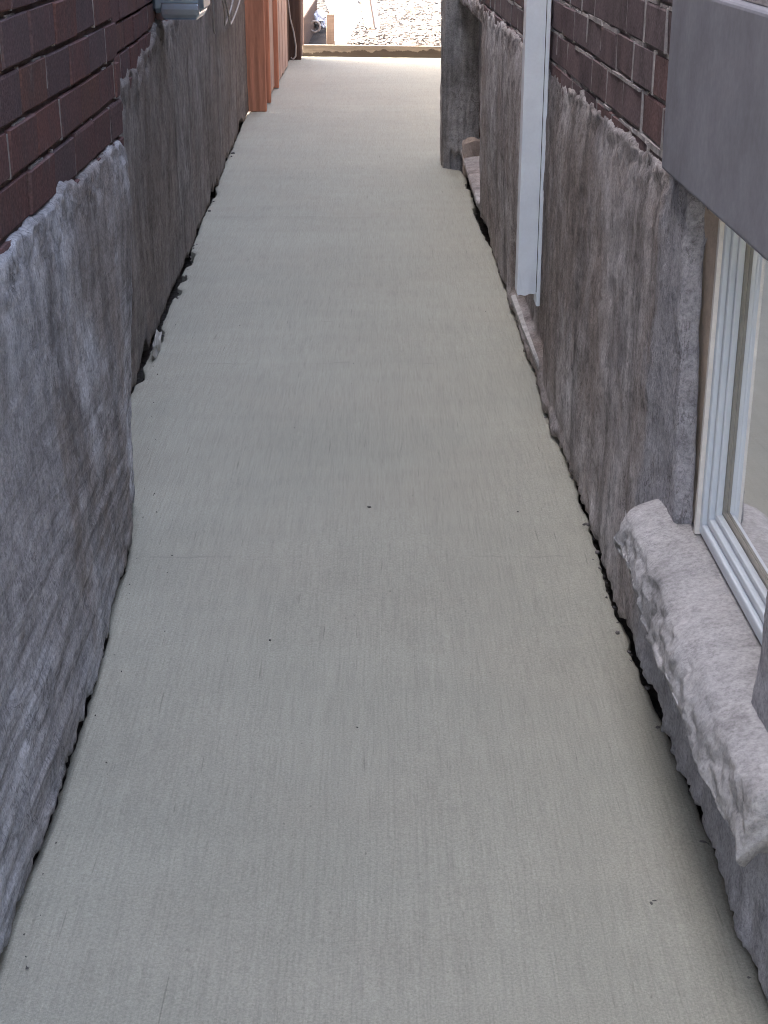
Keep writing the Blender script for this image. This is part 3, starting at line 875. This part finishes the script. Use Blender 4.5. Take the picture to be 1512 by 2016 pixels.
# ================================================================== DOWNSPOUT
DS = empty("downspout", (0.36, 3.78, 0.22))
tag(DS, "white square metal downspout ending above the ground on right wall", "downspout")
def downspout():
    # hollow rectangular pipe: x 0.333..0.386, y 3.735..3.800, seams along the near face
    x0, x1, y0, y1, zt = 0.331, 0.386, 3.735, 3.80, 2.6
    mb = MB()
    t = 0.0015
    out = [(x0, y0), (x1, y0), (x1, y1), (x0, y1)]
    zb = [0.236, 0.228, 0.215, 0.232]
    def ringpts(pts, zz): return [(p[0], p[1], z) for p, z in zip(pts, zz)]
    inn = [(x0 + t, y0 + t), (x1 - t, y0 + t), (x1 - t, y1 - t), (x0 + t, y1 - t)]
    # near face with a ragged lower lip and a folded rib
    n = 14
    xs = np.linspace(x0, x1 - 0.010, n)
    top = [(x, y0, zt) for x in xs]; bot = [(x, y0 - 0.004 * math.sin(i / (n - 1) * math.pi * 1.2), 0.232 + 0.0015 * math.sin(i * 0.9) + 0.005 * (i / (n - 1))) for i, x in enumerate(xs)]
    mid = [(x, y0, 0.30) for x in xs]
    v = bot + mid + top
    f = [(r * n + i, r * n + i + 1, (r + 1) * n + i + 1, (r + 1) * n + i) for r in range(2) for i in range(n - 1)]
    vb = [(a, b + t, c) for a, b, c in v]
    nv = len(v)
    f2 = [tuple(reversed([q + nv for q in ff])) for ff in f]
    edge = [(i + 1, i, nv + i, nv + i + 1) for i in range(n - 1)]
    mb.add(v + vb, f + f2 + edge)
    mb.box((x0 - t, y0, 0.236), (x0 + 0.0, y1, zt), 0.0)             # alley side
    mb.box((x0, y1 - t, 0.230), (x1, y1, zt), 0.0)                   # back
    o = mb.build("pipe", M['alu'], DS)
    mb = MB()
    mb.box((x1 - 0.0085, y0 - 0.003, 0.205), (x1 + 0.001, y1, zt), 0.0015)      # wall side with the folded seam
    mb.build("side_seam", M['alu'], DS)
    mb = MB(); mb.box((x1 - 0.0100, y0 - 0.0005, 0.24), (x1 - 0.0085, y0 + 0.01, zt)); mb.build("seam_groove", M['gasket'], DS)
    mb = MB(); mb.box((x0 - 0.004, y0 - 0.002, 1.62), (x1 + 0.02, y1 + 0.002, 1.65), 0.001); mb.build("strap", M['alu'], DS)
downspout()

# thin white strip lying along the foot of the wall below the downspout
ws = MB()
pts = [(0.388, 3.76, 0.056), (0.386, 4.1, 0.053), (0.383, 4.44, 0.056)]
w = 0.009
poly = [(x - w * (0.5 + 0.5 * i / 2), y, z) for i, (x, y, z) in enumerate(pts)] + [(x + w * 0.5, y, z + 0.004) for x, y, z in reversed(pts)]
poly[0] = (poly[0][0] + 0.004, poly[0][1] - 0.05, poly[0][2])
ws.plate(poly, (0, 0, -0.010))
strip = ws.build("white_strip", M['stripwhite'])
tag(strip, "thin white strip lying at the wall foot below the downspout", "strip")

# ================================================================== UTILITY BOX and CABLES on the left wall
UB = empty("utility_box", (-0.60, 4.70, 0.80))
tag(UB, "bluish grey metal box with shiny rim high on left wall", "utility box")
mb = MB(); mb.box((-0.665, 4.60, 0.838), (-0.515, 4.80, 1.05), 0.014); mb.build("body", M['galv'], UB)
mb = MB()
prof = []
for k in range(9):
    a = math.pi / 2 * k / 8
    prof.append((-0.620 + 0.010 * (1 - math.sin(a)), 0))
ringp = []
def lip(z, e):
    return [(-0.632 - e, 4.592 - e, z), (-0.530 + e, 4.592 - e, z), (-0.530 + e, 4.80, z), (-0.632 - e, 4.80, z)]
lv = []
for k, (z, e) in enumerate(((0.868, 0.0), (0.860, 0.003), (0.850, 0.005), (0.836, 0.004), (0.826, -0.002), (0.822, -0.008))):
    lv += lip(z, e)
lf = [(k * 4 + i, k * 4 + (i + 1) % 4, (k + 1) * 4 + (i + 1) % 4, (k + 1) * 4 + i) for k in range(5) for i in range(4)]
lf = [tuple(reversed(q)) for q in lf] + [(20, 21, 22, 23), (3, 2, 1, 0)]
mb.add(lv, lf)
o = mb.build("rim", M['rim'], UB)
b = o.modifiers.new("bevel", 'BEVEL'); b.width = 0.004; b.segments = 2
mb = MB(); mb.box((-0.625, 4.588, 0.880), (-0.540, 4.602, 0.99), 0.004); mb.build("cover_plate", M['galv'], UB)

def wallx(y, out):      # x of the far left wall face at y
    return FP0[0] - FS * y + 0.008 + out
CB = empty("cable_loop", (-0.70, 6.2, 0.75))
tag(CB, "thin pale cable hanging in loops on left wall below the top edge", "cable")
def loop(y0, y1, z_top, z_low, out, k=18, skew=0.0):
    pts = []
    for i in range(k + 1):
        t = i / k
        y = y0 + (y1 - y0) * t + 0.05 * math.sin(t * 6.2)
        z = z_top - (z_top - z_low) * (math.sin(math.pi * t) ** 0.8) + skew * t
        pts.append((wallx(y, out + 0.012 * math.sin(t * 9)), y, z))
    return pts
MB().tube(loop(6.5, 8.5, 0.90, 0.590, 0.030), 0.0042, 7).build("cable", M['cable'], CB, True)
MB().tube(loop(6.3, 7.6, 0.92, 0.625, 0.040), 0.0042, 7).build("cable", M['cable'], CB, True)
MB().tube([(wallx(6.3, 0.02), 6.3, 1.1), (wallx(6.3, 0.03), 6.32, 0.80), (wallx(6.36, 0.025), 6.36, 0.66), (wallx(6.5, 0.02), 6.48, 0.63)], 0.004, 7).build("cable", M['cable'], CB, True)

# ================================================================== TIMBER FENCE at the far left
FE = empty("timber_screen", (-0.69, 9.0, 0))
tag(FE, "red brown timber screen with planks coloured as lit at far left of walkway", "screen")
FT = 3.1
MB().box((-0.84, 8.958, 0.001), (-0.668, 9.005, FT), 0.003).build("stud", M['stain_wood'], FE)
y = 9.012; k = 0
for wd, x in ((0.29, -0.690), (0.0, 0), (0.30, -0.692), (0.14, -0.694), (0.14, -0.692), (0.14, -0.695), (0.0, 0), (0.14, -0.690), (0.14, -0.686), (0.14, -0.689), (0.14, -0.685), (0.14, -0.688), (0.14, -0.684), (0.14, -0.686), (0.14, -0.683), (0.14, -0.686)):
    if wd == 0.0:
        MB().box((-0.75, y, 0.004 + 0.003 * (k % 2)), (-0.668 + 0.002 * (k % 3), y + 0.038, FT), 0.003).build("batten", M['stain_wood'], FE)
        y += 0.042
    else:
        MB().box((x - 0.019, y, 0.012 + 0.01 * ((k * 7) % 3) / 3), (x, y + wd - 0.006, FT - 0.02), 0.002).build("plank", M['plank_wood'], FE)
        y += wd
    k += 1
FEND = y
while y < 12.02:
    MB().box((-0.722, y, -0.02), (-0.704 + 0.002 * (k % 2), y + 0.134, FT - 0.02), 0.002).build("plank", M['dark_wood'], FE)
    y += 0.139; k += 1
FEND = y
MB().box((-0.750, 8.985, -0.03), (-0.7235, FEND - 0.004, FT - 0.03)).build("sun_block_sheet", M['dark_wood'], FE)  # unseen sheet added behind the planks to stop sun leaking through
for z in (0.35, 1.4):
    MB().box((-0.79, 9.03, z), (-0.7505, FEND, z + 0.085), 0.003).build("rail", M['stain_wood'], FE)
PO = empty("timber_post", (-0.66, 11.85, 0))
tag(PO, "dark brown timber post at left end of the form board", "post")
MB().box((-0.725, 11.86, -0.05), (-0.618, 11.965, 1.75), 0.004).build("post", M['dark_wood'], PO)
MB().box((-0.6175, 11.93, 0.10), (-0.598, 11.968, 1.70), 0.003).build("batten", M['plank_wood'], PO)  # pale strip stands for the lit side of the post
RC = MB().tube([(-0.712, 11.84, 0.9), (-0.705, 11.835, 0.45), (-0.69, 11.83, 0.30), (-0.665, 11.83, 0.20), (-0.652, 11.835, 0.10), (-0.655, 11.84, 0.03), (-0.672, 11.82, 0.010), (-0.69, 11.83, 0.02)], 0.0065, 8).build("cable", M['cable'], None, True)
tag(RC, "pale cable hanging down the dark post beside the form board", "cable")

# ================================================================== FORM BOARD across the end of the slab
fb = MB()
poly = [(-0.617, 12.115, -0.03), (0.70, 11.97, -0.03), (0.70, 11.97, 0.085), (-0.617, 12.115, 0.087)]
fb.plate(poly, (0.004, 0.038, 0))
fbo = fb.build("form_board", M['form'])
tag(fbo, "wooden form board splashed with cement across the far end of walkway", "board")
b = fbo.modifiers.new("bevel", 'BEVEL'); b.width = 0.003; b.segments = 2

# ================================================================== YARD THINGS
stub = MB().box((-0.452, 12.62, -0.03), (-0.392, 12.66, 0.273), 0.003).build("timber_stub", M['pine'])
tag(stub, "short upright pine offcut standing beside the white sheet in yard", "timber")
wsht = MB().plate([(-0.385, 12.90, 0.0), (-0.325, 12.90, -0.01), (-0.245, 13.00, 0.13), (-0.185, 13.04, 0.22), (-0.235, 13.12, 0.42), (-0.23, 13.20, 0.80), (-0.53, 13.22, 0.80), (-0.50, 13.12, 0.42), (-0.43, 13.02, 0.22)], (0.004, 0.022, -0.006)).build("white_sheet", M['white_sheet'])
tag(wsht, "big white sheet standing in the sunlit yard behind the form board", "sheet")
lp = MB().plate([(-0.170, 14.62, -0.02), (-0.085, 14.60, -0.02), (-0.24, 14.98, 0.85), (-0.325, 15.0, 0.85)], (0.012, 0.040, -0.003)).build("leaning_timber", M['pine'])
tag(lp, "pine timber leaning to the left, right of the white sheet", "timber")
lw = MB().plate([(-0.080, 14.66, -0.02), (-0.045, 14.65, -0.02), (-0.17, 15.0, 0.80), (-0.22, 15.0, 0.80)], (0.012, 0.020, 0)).build("lit_timber_side", M['white_sheet'])  # white colour stands for sunlight on the leaning timber's side
tag(lw, "narrow white board standing for the sunlit side of the leaning timber", "board")
ed = MB().box((-0.76, 12.18, -0.03), (-0.630, 15.2, 0.24), 0.006).build("soil_shade_block", M['dark_wood'])  # low block added to throw shade over the soil bed
tag(ed, "low dark timber block added to shade the soil at the yard's left", "edging")
bg = rock("plastic_bag", (-0.585, 14.55, 0.085), (0.060, 0.08, 0.070), M['bag'], 33, None, 10, 0.9, 0.2)
tag(bg, "crumpled pale blue plastic bag lying left of the white sheet", "bag")
bk = MB().tube([(-0.60 + 0.045 * math.cos(a), 13.95, 0.075 + 0.045 * math.sin(a)) for a in np.linspace(0, 2 * math.pi, 19)], 0.010, 8, False).build("grey_ring", M['cable'], None, True)
tag(bk, "grey ring of hose standing left of the white sheet", "hose")
db = MB().plate([(-0.53, 15.4, 0.0), (-0.46, 15.4, 0.0), (-0.44, 15.55, 0.7), (-0.56, 15.55, 0.7)], (0.0, 0.03, 0)).build("dark_plank", M['dark_wood'])
tag(db, "dark plank standing behind the blue plastic bag", "plank")
osx = MB().plate([(0.27, 16.6, 0.02), (0.325, 16.58, 0.015), (0.33, 16.66, 0.035), (0.30, 16.70, 0.05)], (0, 0.004, 0.006)).build("orange_scrap", M['orange'])
tag(osx, "tiny orange scrap lying on the bright wood chips", "scrap")

def chips():
    r = np.random.RandomState(3)
    n = 9000
    y = 12.2 + 11 * r.rand(n) ** 1.3
    x = -0.42 + (1.9 + 0.25 * (y - 12)) * r.rand(n)
    x = np.where((y > 15.5), x - 0.9 * r.rand(n), x)
    a = r.rand(n) * math.pi; L = 0.012 + 0.035 * r.rand(n); W = 0.004 + 0.010 * r.rand(n)
    z = -0.008 + 0.03 * r.rand(n) + 0.02 * fbm(x * 1.3, y * 1.3, 5); tl = (r.rand(n) - 0.5) * 0.8
    v = np.zeros((n, 8, 3))
    for k in range(8):
        sx = (1 if k & 1 else -1); sy = (1 if k & 2 else -1); sz = (1 if k & 4 else -1)
        lx = sx * L; ly = sy * W * (1 - 0.3 * (sx > 0)); 
        v[:, k, 0] = x + lx * np.cos(a) - ly * np.sin(a)
        v[:, k, 1] = y + lx * np.sin(a) + ly * np.cos(a)
        v[:, k, 2] = z + sz * 0.003 + lx * tl * 0.6
    F = np.array([(0, 2, 3, 1), (4, 5, 7, 6), (0, 1, 5, 4), (2, 6, 7, 3), (0, 4, 6, 2), (1, 3, 7, 5)])
    f = (np.arange(n)[:, None, None] * 8 + F[None]).reshape(-1, 4)
    o = link("wood_chips", mesh("wood_chips", v.reshape(-1, 3), f), M['chips'])
    tag(o, "sunlit pale wood chips covering the yard beyond the form board", "wood chips", kind='stuff')
chips()

# ================================================================== CRUMBS along the foot of both walls, grit on the slab
def lumps(name, spots, mat, label, cat, seed):
    r = random.Random(seed); V = []; F = []
    ico_v = []; t = (1 + 5 ** 0.5) / 2
    for p in ((-1, t, 0), (1, t, 0), (-1, -t, 0), (1, -t, 0), (0, -1, t), (0, 1, t), (0, -1, -t), (0, 1, -t), (t, 0, -1), (t, 0, 1), (-t, 0, -1), (-t, 0, 1)):
        q = Vector(p).normalized(); ico_v.append(q)
    ico_f = [(0, 11, 5), (0, 5, 1), (0, 1, 7), (0, 7, 10), (0, 10, 11), (1, 5, 9), (5, 11, 4), (11, 10, 2), (10, 7, 6), (7, 1, 8), (3, 9, 4), (3, 4, 2), (3, 2, 6), (3, 6, 8), (3, 8, 9), (4, 9, 5), (2, 4, 11), (6, 2, 10), (8, 6, 7), (9, 8, 1)]
    for (x, y, z, s) in spots:
        sx, sy, sz = s * r.uniform(.6, 1.3), s * r.uniform(.7, 1.8), s * r.uniform(.4, .9)
        n = len(V); rot = r.uniform(0, 6.28); c, sn = math.cos(rot), math.sin(rot)
        for q in ico_v:
            k = r.uniform(.75, 1.2)
            a, b = q.x * sx * k, q.y * sy * k
            V.append((x + a * c - b * sn, y + a * sn + b * c, z + q.z * sz * k))
        F += [tuple(i + n for i in ff) for ff in ico_f]
    o = link(name, mesh(name, V, F), mat)
    return tag(o, label, cat, kind='stuff')
r = random.Random(44)
sp = []
for _ in range(420):
    y = 1.3 + 5.5 * r.random() ** 1.4
    x = float(lut(FLOOR_R, y)) + r.uniform(-0.004, 0.012)
    sp.append((x, y, r.uniform(-0.03, 0.001), r.uniform(0.0015, 0.006)))
lumps("crumbled_mortar", sp, M['crumb'], "crumbled grey mortar in the gap along the right wall", "rubble", 5)
sp = []
for _ in range(160):
    y = 1.4 + 6.5 * r.random() ** 1.3
    if y < 3.1: continue
    x = float(lut(FLOOR_L, y)) - r.uniform(-0.002, 0.014)
    sp.append((x, y, r.uniform(-0.03, 0.003), r.uniform(0.002, 0.007)))
lumps("crumbled_mortar", sp, M['crumb'], "crumbled grey mortar in the gap along the left wall", "rubble", 6)
sp = []
for _ in range(60):
    y = 1.45 + 3.2 * r.random() ** 1.2
    xl, xr = float(lut(FLOOR_L, y)), float(lut(FLOOR_R, y))
    x = xl + 0.01 + 0.09 * r.random() ** 1.5 if r.random() < 0.62 else r.uniform(xl + 0.03, xr - 0.03)
    sp.append((x, y, 0.0005, r.uniform(0.0007, 0.0018)))
for x, y in ((0.33, 1.58), (0.335, 1.585), (-0.19, 2.3), (-0.03, 2.9)): sp.append((x, y, 0.001, 0.003))
lumps("grit", sp, M['grit'], "dark specks of grit scattered over the concrete walkway", "grit", 7)
pc = rock("plaster_chip", (-0.612, 4.02, 0.030), (0.007, 0.075, 0.030), M['palechip'], 51, None, 5, 1.0, 0.0)
tag(pc, "pale broken plaster chip at the foot of the left wall", "plaster chip")
